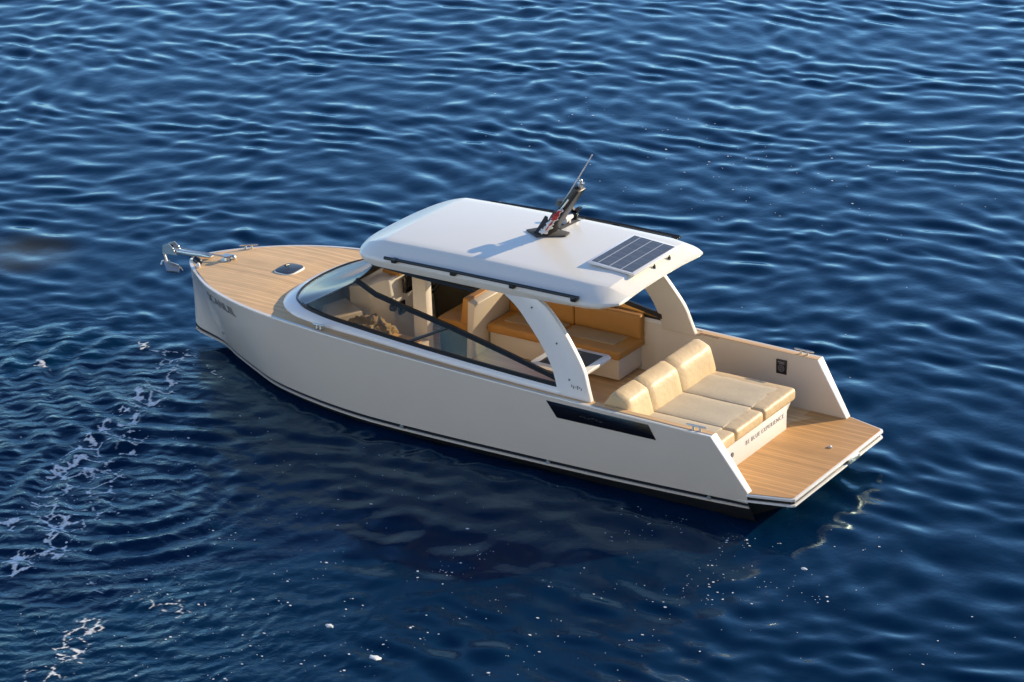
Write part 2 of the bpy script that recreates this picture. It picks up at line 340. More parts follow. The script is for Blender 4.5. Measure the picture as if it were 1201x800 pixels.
def height(x, y):
    x = np.asarray(x, float); y = np.asarray(y, float); h = np.zeros_like(x)
    wx = x+.35*np.sin(y*.7+.4)+.2*np.sin(x*1.1+y*.6); wy = y+.35*np.sin(x*.6)+.2*np.sin(y*1.3-x*.5)
    for kx, ky, a, p, k in WV: h += a*np.sin(kx*wx+ky*wy+p)
    h = h+2.0*h*h*(h > 0)
    # the boat's lee: waves damped close along the port side
    dx = np.clip(np.abs(x-4.5)-5, 0, None); dy = np.clip(np.abs(y-2.2)-2.0, 0, None)
    h *= 1-.08*np.exp(-(dx*dx+dy*dy)/1.5)
    t = turb(x, y); g = np.zeros_like(x)
    sel = t > .02
    if sel.any():
        xs, ys = x[sel], y[sel]
        ax = xs+.25*np.sin(ys*2.1)+.15*np.sin(xs*3.3+1); ay = ys+.25*np.sin(xs*1.9+2)+.15*np.sin(ys*3.1)
        q = np.zeros_like(xs)
        for kx, ky, a, p, k in TV: q += a*np.sin(kx*ax+ky*ay+p)
        rr = np.hypot(xs-9.2, (ys-.8)); q = q*.42+.026*np.sin(2*math.pi*rr/.52+.5*np.sin(ax*1.3))*np.exp(-((rr-2.2)/1.6)**2)
        rr = np.hypot(xs-7.6, ys-4.6); q += .02*np.sin(2*math.pi*rr/.46+.6*np.sin(ay*1.7))*np.exp(-((rr-1.4)/1.3)**2)
        rr = np.hypot(xs-9.0, ys-3.6); q += .013*np.sin(2*math.pi*rr/.46+1.5*np.sin(ax*1.1)+1.1*np.sin(ay*1.7))*np.exp(-((rr-3.3)/1.0)**2)
        rr = np.hypot(xs-13.5, ys-7.5); q += .017*np.sin(2*math.pi*rr/.55+.9*np.sin(ay*1.1))*np.exp(-((rr-4.6)/1.6)**2)
        g[sel] = q*t[sel]
    fade = 1-outside(x, y)
    return (h*(1-.55*t)+g)*fade
def axis(a, b, step):
    core = list(np.arange(a, b, step)); o = []; d = step; v = b
    while v < LMAX: o.append(v); d = min(d*1.05, 1e9); v += d
    o.append(LMAX); lo = []; d = step; v = a-step
    while v > -LMAX: lo.append(v); d = min(d*1.05, 1e9); v -= d
    lo.append(-LMAX); return np.array(lo[::-1]+core+o)
def build_sea():
    X = axis(-9, 28.5, .047); Y = axis(-27, 11, .047)
    gx, gy = np.meshgrid(X, Y, indexing='ij'); gz = height(gx.ravel(), gy.ravel())
    nx, ny = len(X), len(Y); co = np.stack([gx.ravel(), gy.ravel(), gz], -1).astype(np.float32)
    i = (np.arange(nx-1)[:, None]*ny+np.arange(ny-1)[None]).ravel()
    q = np.stack([i, i+ny, i+ny+1, i+1], -1).astype(np.int32)
    me = bpy.data.meshes.new('sea'); me.vertices.add(len(co)); me.vertices.foreach_set('co', co.ravel())
    me.loops.add(q.size); me.loops.foreach_set('vertex_index', q.ravel()); me.polygons.add(len(q))
    me.polygons.foreach_set('loop_start', np.arange(0, q.size, 4, dtype=np.int32)); me.polygons.foreach_set('loop_total', np.full(len(q), 4, np.int32))
    me.polygons.foreach_set('use_smooth', np.ones(len(q), bool)); me.update(); me.validate()
    ca = me.attributes.new('churn', 'FLOAT', 'POINT'); ca.data.foreach_set('value', turb(gx.ravel(), gy.ravel()).astype(np.float32))
    fa = me.attributes.new('far', 'FLOAT', 'POINT'); fa.data.foreach_set('value', outside(gx.ravel(), gy.ravel()).astype(np.float32))
    o = link('water', me, 'water'); tag(o, 'deep blue rippled sea around the boat', 'water', kind='structure'); return o
build_sea()

# rocky shore added out of view behind the camera to bounce warm sunlight
def shore():
    rows = []
    for q in np.linspace(R(74), R(200), 116):
        r_ = []
        for k in range(28):
            t = k/27; s_ = 50+10*t**1.4+60*max(0, t-.85)/.15; z = -3+46*min(1, t/.85)**.8*(.85+.15*math.sin(q*7+1))
            x, y = 4+s_*math.cos(q), s_*math.sin(q)
            d = mnoise.noise((x*.12, y*.12, z*.14))*3+mnoise.noise((x*.4, y*.4, z*.5))*1.1
            r_.append((x+d*math.cos(q), y+d*math.sin(q), z+d*.3))
        rows.append(r_)
    v, f = gridvf(rows); o = poly('bounce_cliff', v, f, 'rock'); tag(o, 'unseen limestone shore added to bounce warm light', 'cliff', kind='structure')
shore()

# ------------------------------------------------------------------ the boat
boat = bpy.data.objects.new('motor_boat', None); COL.objects.link(boat); boat.empty_display_size = .5
tag(boat, 'cream cabin motor boat with white hardtop, teak decks and sand coloured sunpad', 'boat')

# sheer (deck edge) and chine (lower edge) of the port side, knot by knot from stem to stern
SK = [(10.275, .0, 1.285), (10.20, .13, 1.31), (10.0, .35, 1.335), (9.7, .60, 1.355), (9.2, .95, 1.37), (8.7, 1.18, 1.38), (8.1, 1.36, 1.38), (7.25, 1.475, 1.362), (6.3, 1.51, 1.322), (5.0, 1.50, 1.262), (3.5, 1.495, 1.215), (2.3, 1.50, 1.195), (1.3, 1.50, 1.182), (.476, 1.50, 1.17)]
CK = [(10.285, .0, .175), (10.22, .015, .14), (9.95, .06, .105), (9.60, .17, .10), (9.15, .42, .10), (8.62, .69, .10), (8.0, .98, .10), (7.15, 1.20, .10), (6.2, 1.335, .10), (5.0, 1.375, .11), (3.5, 1.38, .13), (2.3, 1.375, .15), (1.3, 1.365, .175), (.476, 1.35, .20)]
S = crom(SK, 8); Cc = crom(CK, 8)
S = np.vstack([S, [(.238, 1.447, .81), (0, 1.395, .45)]]); Cc = np.vstack([Cc, [(.24, 1.345, .21), (0, 1.34, .22)]])
def mir(v): return [(p[0], -p[1], p[2]) for p in v]
def hull_pt(i, z):
    """point on the topside at station i and height z"""
    s, c = S[i], Cc[i]; t = (z-c[2])/(s[2]-c[2]); p = c+(s-c)*t
    belly = .035*math.sin(math.pi*min(1, max(0, t)))
    if i < 48: belly *= (i/48)**1.0*2-1.0 if i > 0 else 0   # hollow at the bow, full amidships
    if i < 24: belly *= i/24
    return (p[0], p[1]+belly*.6, p[2])
def strip(zf0, zf1, m, off=0.):
    rows = []
    for i in range(len(S)):
        a, b = zf0(i), zf1(i)
        rows.append([tuple(Vector(hull_pt(i, a+(b-a)*j/m))+Vector((0, off if i else 0, 0))) for j in range(m+1)])
    return gridvf(rows)
def both(vf): return join([vf, (mir(vf[0]), vf[1])])
RB, GR = .032, .085      # rail height, top of the black groove above the chine
v1 = strip(lambda i: Cc[i][2]+GR, lambda i: S[i][2], 14); hull = poly('hull', *both(v1), 'hull', boat, smooth=50)
v2 = strip(lambda i: Cc[i][2]+RB, lambda i: Cc[i][2]+GR, 1, -.012); poly('boot_stripe', *both(v2), 'black', boat)
# spray rail: a small ledge standing 2 cm proud
def rail_rows():
    rows = []
    for i in range(len(S)):
        c = Vector(hull_pt(i, Cc[i][2])); d = Vector(hull_pt(i, Cc[i][2]+RB)); o = Vector((0, .012 if i > 4 else 0, 0))
        rows.append([tuple(d-Vector((0, .014, 0))), tuple(d+o), tuple(c+o), tuple(c-Vector((0, .03, 0)))])
    return gridvf(rows)
poly('spray_rail', *both(rail_rows()), 'hull', boat, smooth=40)
bot = gridvf([[(c[0], max(0, c[1]-.025), c[2]-.002), (c[0]-.04-.75*max(0, 1-i/44)**1.3, max(0, c[1]-.10), min(.0, c[2]-.12)), (c[0]-.15-1.1*max(0, 1-i/44), c[1]*.45, -.35), (c[0]-.2-1.3*max(0, 1-i/44), 0, -.5)] for i, c in enumerate(Cc)])
poly('hull_bottom', *both(bot), 'antifoul', boat, smooth=60)
# gunwale cap: pale edge moulding, then deck
def inset(P, d):
    P = np.array(P); t = np.gradient(P[:, :2], axis=0); t /= np.linalg.norm(t, axis=1)[:, None]+1e-9
    n = np.stack([t[:, 1], -t[:, 0]], -1)      # for a bow-to-stern port curve this points inboard
    sgn = np.where((n[:, 1] < 0)[:, None], 1, -1); q = P.copy(); q[:, :2] += n*sgn*d; q[:, 1] = np.maximum(q[:, 1], 0); return q
SS = S[:-2]                                     # deck edge without the raked stern end
IN = inset(SS, .05); IN[0] = (10.16, 0, 1.29)
cap = gridvf([[tuple(a), tuple(a+np.array([0, -.004 if a[1] > 0 else 0, .014])), (b[0], b[1], b[2]+.014), (b[0], b[1], b[2]-.03)] for a, b in zip(SS, IN)])
poly('gunwale_cap', *both(cap), 'hull', boat, smooth=35)

# cabin trunk (white moulded ring that carries the glass): outer foot, top edge
FOOT = [(8.02, 0, 1.385), (8.0, .35, 1.385), (7.93, .68, 1.385), (7.75, .98, 1.382), (7.45, 1.18, 1.376), (7.0, 1.275, 1.36), (6.1, 1.30, 1.322), (5.0, 1.335, 1.27), (4.0, 1.36, 1.24), (3.3, 1.372, 1.222), (2.84, 1.378, 1.21)]
TOP = [(7.80, 0, 1.50), (7.775, .33, 1.50), (7.71, .62, 1.497), (7.58, .885, 1.487), (7.34, 1.07, 1.475), (6.95, 1.18, 1.455), (6.1, 1.235, 1.405), (5.0, 1.28, 1.355), (4.0, 1.315, 1.325), (3.3, 1.33, 1.305), (2.84, 1.336, 1.295)]
FO = crom(FOOT, 8); TO = crom(TOP, 8)
ring = gridvf([[tuple(a+np.array([0, 0, -.04])), tuple(a+np.array([0, 0, .012])), tuple(a*.75+b*.25+np.array([0, 0, .03])), tuple(a*.2+b*.8+np.array([0, 0, .012])), tuple(b), (b[0]-.03, b[1]-.03 if b[1] > .03 else b[1], b[2]-.06)] for a, b in zip(FO, TO)])
poly('cabin_trunk', *both(ring), 'white', boat, smooth=40)
# foredeck and side decks: teak between gunwale and trunk foot
def deck_inner(x):
    if x >= FO[0][0]: return 0.
    j = np.argsort(FO[:, 0]); return float(np.interp(x, FO[j, 0], FO[j, 1]))
rows = []
j = np.argsort(IN[:, 0]); IX = IN[j]
def deck_outer(x): return float(np.interp(x, IX[:, 0], IX[:, 1])), float(np.interp(x, IX[:, 0], IX[:, 2]))
for x in list(np.linspace(2.0, 7.0, 26))+list(np.linspace(7.1, 8.0, 25))+list(np.linspace(8.02, 10.15, 40)):
    yo, z = deck_outer(x); yi = max(0, deck_inner(x)-.03) if x >= 2.84 else 1.32
    rows.append([(x, yi+(yo-yi)*k/6, z+.004+.03*(1-(yi+(yo-yi)*k/6)/1.45)*(1 if x > 8 else 0)*min(1, (x-8)/.4)*(1 if x < 9.6 else max(0, (10.15-x)/.55))) for k in range(7)])
foredeck = poly('teak_deck', *both(gridvf(rows)), 'teak', boat, smooth=60)

# hull interior: sole, cabin floor
prof = [(x, float(np.interp(x, S[::-1, 0], S[::-1, 1]))-.15) for x in np.linspace(.2, 7.0, 30)]
sole = prismvf([(x, y, .55) for x, y in prof]+[(x, -y, .55) for x, y in prof[::-1]], [(x, y*.9, .42) for x, y in prof]+[(x, -y*.9, .42) for x, y in prof[::-1]])
poly('saloon_floor', [(p[0], p[1], p[2]-(.105 if p[0] < 2.5 else 0) if p[2] > .5 else p[2]) for p in sole[0]], sole[1], 'teak', boat)
# inner liner of the sides
def liner(x0, x1, zb, y_in):
    xs = np.linspace(x0, x1, 40); rows = []
    for x in xs:
        yo = float(np.interp(x, S[::-1, 0], S[::-1, 1])); z = float(np.interp(x, SS[::-1, 0], SS[::-1, 2])); zt = z+.004 if x < 2.84 else float(np.interp(x, TO[np.argsort(TO[:, 0]), 0], TO[np.argsort(TO[:, 0]), 2]))-.03
        yi = yo-.14 if x < 2.84 else min(yo-.14, float(np.interp(x, TO[np.argsort(TO[:, 0]), 0], TO[np.argsort(TO[:, 0]), 1]))-.025)
        rows.append([(x, yi+.006, zt-.03), (x, yi, zt-.06), (x, yi-.02, zb)])
    return gridvf(rows)
LN = liner(2.25, 7.3, .44, 0)
poly('inner_side', *both(LN), 'cream', boat, smooth=60)
# quarter bulwarks: teak cap between arch and stern, inner skin and raked white end faces
for s in (1, -1):
    capv = gridvf([[(x, s*(yo-.047), z+.020), (x, s*(yo-.136), z+.020), (x, s*(yo-.136), z-.03)] for x, (yo, z) in [(x, (float(np.interp(x, S[::-1, 0], S[::-1, 1])), float(np.interp(x, SS[::-1, 0], SS[::-1, 2])))) for x in np.linspace(.47, 2.3, 12)]])
    poly('teak_coaming', *capv, 'teak', boat)
    O = [(.474, s*1.503, 1.186), (-.006, s*1.398, .452), (.05, s*1.385, .42), (2.3, s*1.36, .42), (2.3, s*1.47, 1.20)]
    I = [(.474, s*1.358, 1.186), (-.006, s*1.290, .452), (.05, s*1.29, .42), (2.3, s*1.30, .42), (2.3, s*1.362, 1.20)]
    O = [(x, s*(abs(y)-(.012 if k > 1 else 0)), z) for k, (x, y, z) in enumerate(O)]
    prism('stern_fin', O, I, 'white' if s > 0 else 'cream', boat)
    A = [(.474, 1.504, 1.188), (.474, 1.356, 1.188), (-.008, 1.288, .454), (-.008, 1.400, .454)]
    prism('fin_end', [(x, s*y, z) for x, y, z in A], [(x+.018, s*y, z-.006) for x, y, z in A], 'white', boat, bevel=.005)

# swim platform
pl = [(.6, 1.36), (0, 1.40), (-.03, 1.395), (-.565, 1.25), (-.595, 1.215), (-.595, -1.215), (-.565, -1.25), (-.03, -1.395), (0, -1.40), (.6, -1.36)]
plat = prism('swim_platform', [(x, y, .444) for x, y in pl], [(x, y, .405) for x, y in pl], 'white', boat, bevel=.008)
ins = [(x+(.03 if x < -.5 else 0), y*(.982 if x < .1 else 1)) for x, y in pl]
prism('platform_teak', [(x, y, .452) for x, y in ins], [(x, y, .43) for x, y in ins], 'teakstern', plat)
dk = [(x+(.03 if x < -.5 else 0), y*.975) for x, y in pl]
prism('platform_groove', [(x, y, .41) for x, y in dk], [(x, y, .35) for x, y in dk], 'black', plat)
lo = [(x, y*.995) for x, y in pl]
prism('platform_lip', [(x, y, .355) for x, y in lo], [(x, y, .328) for x, y in lo], 'white', plat, bevel=.006)
un = [(.6, 1.30), (.16, 1.30), (.12, 1.24), (-.22, .7), (-.22, -.7), (.12, -1.24), (.16, -1.30), (.6, -1.30)]
prism('stern_underbody', [(x, y, .335) for x, y in un], [(x+.1, y*.9, -.35) for x, y in un], 'antifoul', boat)
box('platform_ladder_bracket', -.612, -.58, -.52, -.22, .335, .405, 'steel', plat, bevel=.006)
poly('deck_socket', *join([discvf((-.245, -.375, .452), (0, 0, 1), .035, .012), ballvf((-.245, -.375, .468), (.018, .018, .012))]), 'steel', plat, smooth=40)

# stern sunpad
pad = poly('sunpad_base', *join([prismvf([(.53, -.60, .80), (.56, -.80, .80), (2.2, -.80, .80), (2.2, 1.33, .80), (.53, 1.33, .80)], [(.53, -.60, .45), (.68, -.74, .45), (2.2, -.74, .45), (2.2, 1.29, .45), (.53, 1.29, .45)]), boxvf(2.0, 2.2, -.80, 1.3, .79, 1.02)]), 'white', boat, bevel=.012)
SEG = [(-.83, .045), (.055, .79), (.80, 1.34)]
for a, b in SEG:
    c = cushion('seat_cushion', .505, 1.86, a, b, .80, .975, 'sand', pad, r=.05)
    ins_a, ins_b = (a+.17, b-.004) if a < -.5 else (a+.004, b-.004)
    cushion('fabric_inset', .70, 1.80, ins_a, ins_b, .95, .986, 'sandfab', pad, r=.012, crown=.012)
    # backrest: leaning bolster, tall lit face aft, flat ridge, long slope forward
    P = [(1.72, .965), (1.74, 1.06), (1.785, 1.22), (1.805, 1.285), (1.835, 1.325), (1.93, 1.37), (2.01, 1.398), (2.045, 1.39), (2.08, 1.36), (2.30, 1.05), (2.32, .95), (2.25, .90), (1.80, .90)]
    rows = []; m = 12
    for kx in range(m+1):
        t = kx/m; y = a+(b-a)*t; e = min(t, 1-t)*(b-a); sh = 1-.10*max(0, 1-e/.045)**2
        cx, cz = 2.0, 1.14
        rows.append([(cx+(px-cx)*sh+.006*mnoise.noise((y*6, pz*5, a*9)), y, cz+(pz-cz)*sh+.005*mnoise.noise((y*8, px*5, a*3+4))) for px, pz in P])
    v, f = gridvf(rows, True); f += [tuple(range(len(P)-1, -1, -1)), tuple(range(len(v)-len(P), len(v)))]
    poly('backrest_cushion', v, f, 'sand', pad, smooth=38)
LX = .527
wy = .50
for word in ('BE', 'BLUE', 'EXPERIENCE'):
    o = text('lettering_word', word, .088, 'inkpale', pad, Matrix.Identity(4), space=1.28)
    xs_ = [q.co.x for q in o.data.vertices]; wd = max(xs_)-min(xs_)
    o.data.transform(frame((LX, wy+min(xs_), .655), (0, -1, 0), (0, 0, 1))); wy -= wd+.05
poly('filler_cap', *tubevf([(.53, .86, .66), (.52, .86, .66)], .035, 12), 'inkgrey', pad)

# saloon sofa along starboard, under the hardtop
sofa = box('sofa_base', 3.22, 5.38, -1.34, -.69, .55, .87, 'cream', boat, bevel=.015)
for a, b in ((3.17, 4.27), (4.275, 5.38)):
    cushion('seat_cushion', a, b, -1.33, -.62, .87, 1.0, 'tan', sofa, r=.035)
    cushion('fabric_inset', a+(.18 if a < 3.5 else .03), b-(.18 if b > 5 else .03), -1.16, -.80, .985, 1.024, 'tanfab', sofa, r=.01, crown=.004)
    bk = cushion('backrest_cushion', a, b, -1.335, -1.19, .985, 1.345, 'tan', sofa, r=.035, crown=0)
# table
tab = poly('table', *tubevf([(3.55, -.05, .55), (3.55, -.05, 1.0)], .05, 14), 'steel', boat, smooth=50)
T = [(3.13, -.36), (3.20, -.42), (3.95, -.42), (4.02, -.36), (4.02, .30), (3.95, .36), (3.20, .36), (3.13, .30)]
prism('table_top', [(x, y, 1.045) for x, y in T], [(x, y, 1.0) for x, y in T], 'white', tab, bevel=.008)
box('table_inlay', 3.24, 3.90, -.33, .27, 1.046, 1.052, 'greymat', tab, bevel=.002)

# helm bench: white shell with orange cushions
bench = prism('helm_bench', [(5.34, -.29, 1.40), (5.34, -1.24, 1.40), (5.46, -1.24, 1.44), (5.46, -.29, 1.44)], [(5.44, -.29, .55), (5.44, -1.24, .55), (5.52, -1.24, .55), (5.52, -.29, .55)], 'cream', boat, bevel=.015)
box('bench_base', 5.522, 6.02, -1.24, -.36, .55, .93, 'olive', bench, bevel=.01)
cushion('seat_cushion', 5.50, 6.06, -1.24, -.36, .93, 1.06, 'tan', bench, r=.03)
v, f = boxvf(5.47, 5.60, -1.22, -.32, 1.05, 1.46); v = [(x-(.06 if z > 1.3 else 0)+.03, y, z) for x, y, z in v]
poly('backrest_cushion', v, f, 'tan', bench, bevel=.03, seg=3)

# companionway partition and its locker
part = box('partition', 5.74, 5.97, .17, .31, .55, 2.38, 'cream', boat, bevel=.01)
lock = box('galley_locker', 5.70, 6.60, .33, 1.05, .55, 1.02, 'cream', boat, bevel=.015)
box('locker_lid', 5.76, 6.55, .38, .98, 1.021, 1.035, 'teak', lock, bevel=.004)
# helm console, dashboard, steering wheel
con = prism('helm_console', [(7.30, -1.15, 1.46), (7.30, .05, 1.44), (6.92, .05, 1.52), (6.72, -.15, 1.58), (6.72, -1.15, 1.60)], [(7.30, -1.15, .55), (7.30, .05, .55), (6.90, .05, .55), (6.62, -.15, .55), (6.62, -1.15, .55)], 'white', boat, bevel=.03)
box('dashboard_screen', 6.60, 6.66, -.78, -.38, 1.30, 1.56, 'blackgloss', con, bevel=.01)
box('switch_panel', 6.60, 6.64, -.36, -.22, 1.02, 1.22, 'blackgloss', con, bevel=.01)
box('instrument_cowl', 6.64, 6.95, -.85, -.30, 1.585, 1.64, 'tan', con, bevel=.02)
for (y, z) in ((-.10, 1.18),): poly('speaker', *tubevf([(6.66, y, z), (6.60, y, z)], .055, 14), 'black', con)
whv = [(6.42+.05*math.sin(t)*0-.06*math.cos(t), -.80+.185*math.sin(t), 1.36+.175*math.cos(t)) for t in np.linspace(0, 2*math.pi, 25)]
wheel = poly('steering_wheel', *join([tubevf(whv, .018, 8), tubevf([(6.42, -.98, 1.36), (6.42, -.62, 1.36)], .014, 6), tubevf([(6.42, -.80, 1.36), (6.48, -.80, 1.19)], .014, 6), tubevf([(6.40, -.80, 1.36), (6.64, -.80, 1.34)], .03, 8)]), 'black', con, smooth=50)
poly('throttle_lever', *join([tubevf([(6.5, -.48, 1.30), (6.42, -.47, 1.46)], .014, 8), ballvf((6.42, -.47, 1.47), (.03, .03, .03))]), 'steel', con, smooth=50)
box('shaded_side_panel', 5.5, 7.3, -1.26, -1.16, .55, 1.36, 'olive', boat, bevel=.01)  # dark panel standing for shade on the starboard interior side
# forward port locker with a sunlit lid
lid = [(7.54, .36), (7.43, -.04), (6.90, .27), (7.12, .80), (7.30, .70)]
fl = prism('forward_locker', [(x, y, 1.20) for x, y in lid], [(x, y, .55) for x, y in lid], 'cream', boat, bevel=.012)
box('step_box', 6.72, 7.10, .62, .95, .55, .86, 'tanfab', boat, bevel=.01)

# arches
def arch(s):
    F = [(3.93, 2.50), (3.78, 2.40), (3.59, 2.277), (3.356, 2.045), (3.136, 1.789), (2.996, 1.572), (2.90, 1.32), (2.87, 1.175)]
    A = [(3.42, 2.50), (3.27, 2.43), (3.117, 2.345), (2.851, 2.09), (2.635, 1.815), (2.492, 1.595), (2.404, 1.345), (2.345, 1.175)]
    Fc = crom([(a, 0, b) for a, b in F], 5); Ac = crom([(a, 0, b) for a, b in A], 5)
    yo = lambda z: 1.375-.125*(z-1.2); rows = []
    for p, q in zip(Fc, Ac):
        rows.append([(p[0], s*yo(p[2]), p[2]), (q[0], s*yo(q[2]), q[2]), (q[0], s*(yo(q[2])-.075), q[2]), (p[0], s*(yo(p[2])-.075), p[2])])
    v, f = gridvf(rows, True); f += [(3, 2, 1, 0), tuple(len(v)-4+i for i in range(4))]
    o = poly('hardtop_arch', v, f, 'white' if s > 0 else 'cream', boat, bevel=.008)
    if s > 0:
        for (x, z) in ((3.33, 2.30), (2.92, 1.89), (2.70, 1.44)):
            poly('arch_bolt', *discvf((x, yo(z)-.001, z), (0, 1, .12), .014, .008, 10), 'inkgrey', o)
        poly('arch_emblem', *join([boxvf(2.50+.03*i, 2.515+.03*i, yo(1.345)+.001, yo(1.345)+.004, 1.33+.02*(i % 2), 1.36+.012*(i % 3)) for i in range(6)]), 'inkpale', o)
    return o
arch(1); arch(-1)

# hardtop: lofted shell. section at x, from lip underside over the crown
def roof_half(x):
    """half-width of the lip"""
    if x > 5.3:
        t = (x-5.3)/(6.475-5.3); return max(0., 1.272*(max(0, 1-t**6))**.45)
    if x < 2.55:
        t = (2.55-x)/(2.55-2.08); return 1.27-.20*max(0, t)**2.6
    return 1.272
def crown_z(x): return 2.665+.055*math.cos((x-4.2)/2.15*1.25)
def roof_rows():
    xs = [2.08, 2.085, 2.11, 2.18, 2.30]+list(np.linspace(2.5, 5.2, 22))+[5.4, 5.6, 5.75, 5.85, 5.895, 5.905, 5.93, 6.0, 6.1, 6.18, 6.25, 6.31, 6.36, 6.40, 6.43, 6.452, 6.467, 6.475]
    rows = []
    for x in xs:
        h = roof_half(x); ef = max(0, (x-5.90)/(6.475-5.90)); ea = max(0, (2.32-x)/(2.32-2.08))
        zc = crown_z(min(max(x, 2.32), 5.90)); eb = min(1, max(0, (3.7-x)/1.5)); zl = 2.50+.02*math.cos((x-4.2)/2.2)+.03*ea      # lip height
        zt = zc-(zc-zl-.01)*(ef**1.12)-(zc-zl-.02)*(ea**1.15)
        fl = h*(.755 if ef == 0 else .755+.1*ef)
        zu = zl-.125+.05*max(ef, 0)+.055*eb+.03*ea
        r_ = []
        for k in range(9): y = fl*k/8; r_.append((x, y, zt+.03*(1-(k/8)**2)*(1-max(ef, ea))))
        e = zt
        r_ += [(x, fl+(h-fl)*.12, e-(e-zl)*.05), (x, fl+(h-fl)*.72, e-(e-zl)*.62), (x, h*.985, zl+.03*(1-max(ef, ea))), (x, h, zl-.005), (x, h*.998, zl-.03), (x, h*.965, zu+.012), (x, h*.93, zu), (x, h*.5, zu+.03), (x, 0, zu+.04)]
        rows.append(r_)
    return rows
RW = roof_rows()
vf = gridvf(RW); n_ = len(RW[0])
full = both(vf)
rm = bpy.data.meshes.new('hardtop'); bm = bmesh.new(); vs = [bm.verts.new(p) for p in full[0]]
for q in full[1]:
    try: bm.faces.new([vs[i] for i in q])
    except ValueError: pass
for base in (0, len(vf[0])):
    idx = list(range(n_)); bm.faces.new([vs[base+i] for i in idx])
bmesh.ops.remove_doubles(bm, verts=bm.verts, dist=.0004); bmesh.ops.recalc_face_normals(bm, faces=bm.faces)
bm.to_mesh(rm); bm.free(); roof = link('hardtop', rm, 'roof', boat, 24)
# panel joints scribed on the port shoulder
for x in (3.05, 4.02):
    poly('panel_joint', *tubevf([(x, .93, crown_z(x)+.002), (x+.03, 1.05, 2.62), (x+.05, 1.2, 2.545)], .004, 5), 'white', roof)
# side rails with brackets
for s in (1, -1):
    rl = poly('roof_rail', *join([tubevf([(2.56, s*1.285, 2.60), (3.5, s*1.30, 2.605), (4.7, s*1.30, 2.60), (5.69, s*1.275, 2.575)], .024, 8)]), 'black', roof, smooth=50)
    for x in (2.64, 3.6, 4.55, 5.52):
        box('rail_bracket', x-.04, x+.04, min(s*1.235, s*1.315), max(s*1.235, s*1.315), 2.535, 2.60, 'black', rl, bevel=.012)

# solar panel
def solar():
    x0, x1, y0, y1, z = 2.20, 2.92, -.66, .50, 2.70
    zf = lambda x: z+.055*(x-x0)/(x1-x0)
    c = [(x0, y0, zf(x0)), (x1, y0, zf(x1)), (x1, y1, zf(x1)), (x0, y1, zf(x0))]
    p = prism('solar_panel', [(a, b, h+.03) for a, b, h in c], [(a, b, h) for a, b, h in c], 'white', roof, bevel=.004)
    i = [(a+(.04 if a == x0 else -.04), b+(.04 if b == y0 else -.04)) for a, b, h in c]
    prism('solar_cells', [(a, b, zf(a)+.0335) for a, b in i], [(a, b, zf(a)+.02) for a, b in i], 'solar', p)
    for (x, y) in ((2.70, .515), (2.58, .515), (2.205, -.02), (2.205, -.40)):
        poly('panel_mount', *join([boxvf(x-.015, x+.015, y-.015, y+.015, 2.60, 2.675), tubevf([(x, y, 2.66), (x, y, 2.70)], .008, 8)]), 'black', p, bevel=0)
solar()

# mast: base plate, raked black mast with pale edges, whip antenna, anchor light, radar puck, cross strut
mz = crown_z(4.05)+.03
mp = prism('mast', [(4.32, -.14, mz+.02), (4.05, .02, mz+.02), (3.72, -.20, mz+.02), (3.74, -.34, mz+.02), (4.15, -.40, mz+.02)], [(4.32, -.14, mz-.01), (4.05, .02, mz-.01), (3.72, -.20, mz-.01), (3.74, -.34, mz-.01), (4.15, -.40, mz-.01)], 'greymat', roof, bevel=.004)
def raked(name, b, t, wx, wy, mat, par, taper=.8):
    b = Vector(b); t = Vector(t); d = (t-b).normalized(); e = Vector((0, 1, 0)); g = d.cross(e).normalized()
    lo_ = [b+e*sy*wy/2+g*sx*wx/2 for sx, sy in ((-1, -1), (1, -1), (1, 1), (-1, 1))]; hi = [t+e*sy*wy/2*taper+g*sx*wx/2*taper for sx, sy in ((-1, -1), (1, -1), (1, 1), (-1, 1))]
    return prism(name, [tuple(p) for p in hi], [tuple(p) for p in lo_], mat, par, bevel=.008)
MB, MTp = Vector((4.03, -.187, mz)), Vector((3.46, -.187, 3.50))
ml = raked('mast_blade', MB+Vector((0, 0, -.02)), MTp, .13, .25, 'black', mp, .75)
for dy, l0, l1 in ((.14, .05, .80), (-.14, .12, .98)):
    poly('mast_edge', *tubevf([MB.lerp(MTp, l0)+Vector((0, dy, 0)), MB.lerp(MTp, l1)+Vector((0, dy*.72, 0))], .013, 8), 'steel', mp, smooth=50)
for dy in (-.115, .10):
    sh = ((-.09, .0), (.13, .0), (.02, .16), (-.07, .30), (-.11, .29))
    prism('mast_foot', [tuple(MB+Vector((x, dy, z))) for x, z in sh], [tuple(MB+Vector((x, dy+.016, z))) for x, z in sh], 'black', mp)
    poly('mast_pin', *tubevf([MB+Vector((-.03, dy-.02, .10)), MB+Vector((-.03, dy+.04, .10))], .02, 8), 'steel', mp)
poly('whip_antenna', *tubevf([MB.lerp(MTp, .30)+Vector((.02, .10, .03)), (3.62, -.10, 3.36), (3.25, -.187, 4.0)], [.014, .012, .008], 8), 'whitecloth', mp, smooth=50)
poly('masthead_light', *join([tubevf([MTp, MTp+Vector((-.02, 0, .06))], .03, 10), tubevf([MTp+Vector((-.02, 0, .06)), MTp+Vector((-.02, 0, .075))], .05, 10), ballvf(MTp+Vector((-.02, 0, .10)), (.025, .025, .03))]), 'steel', mp, smooth=50)
poly('radar_puck', *join([tubevf([MB.lerp(MTp, .55)+Vector((.0, -.10, 0)), MB.lerp(MTp, .55)+Vector((.12, -.18, .0))], .02, 8), tubevf([MB.lerp(MTp, .55)+Vector((.16, -.20, -.03)), MB.lerp(MTp, .55)+Vector((.16, -.20, .04))], [.10, .08], 14)]), 'black', mp, smooth=40)
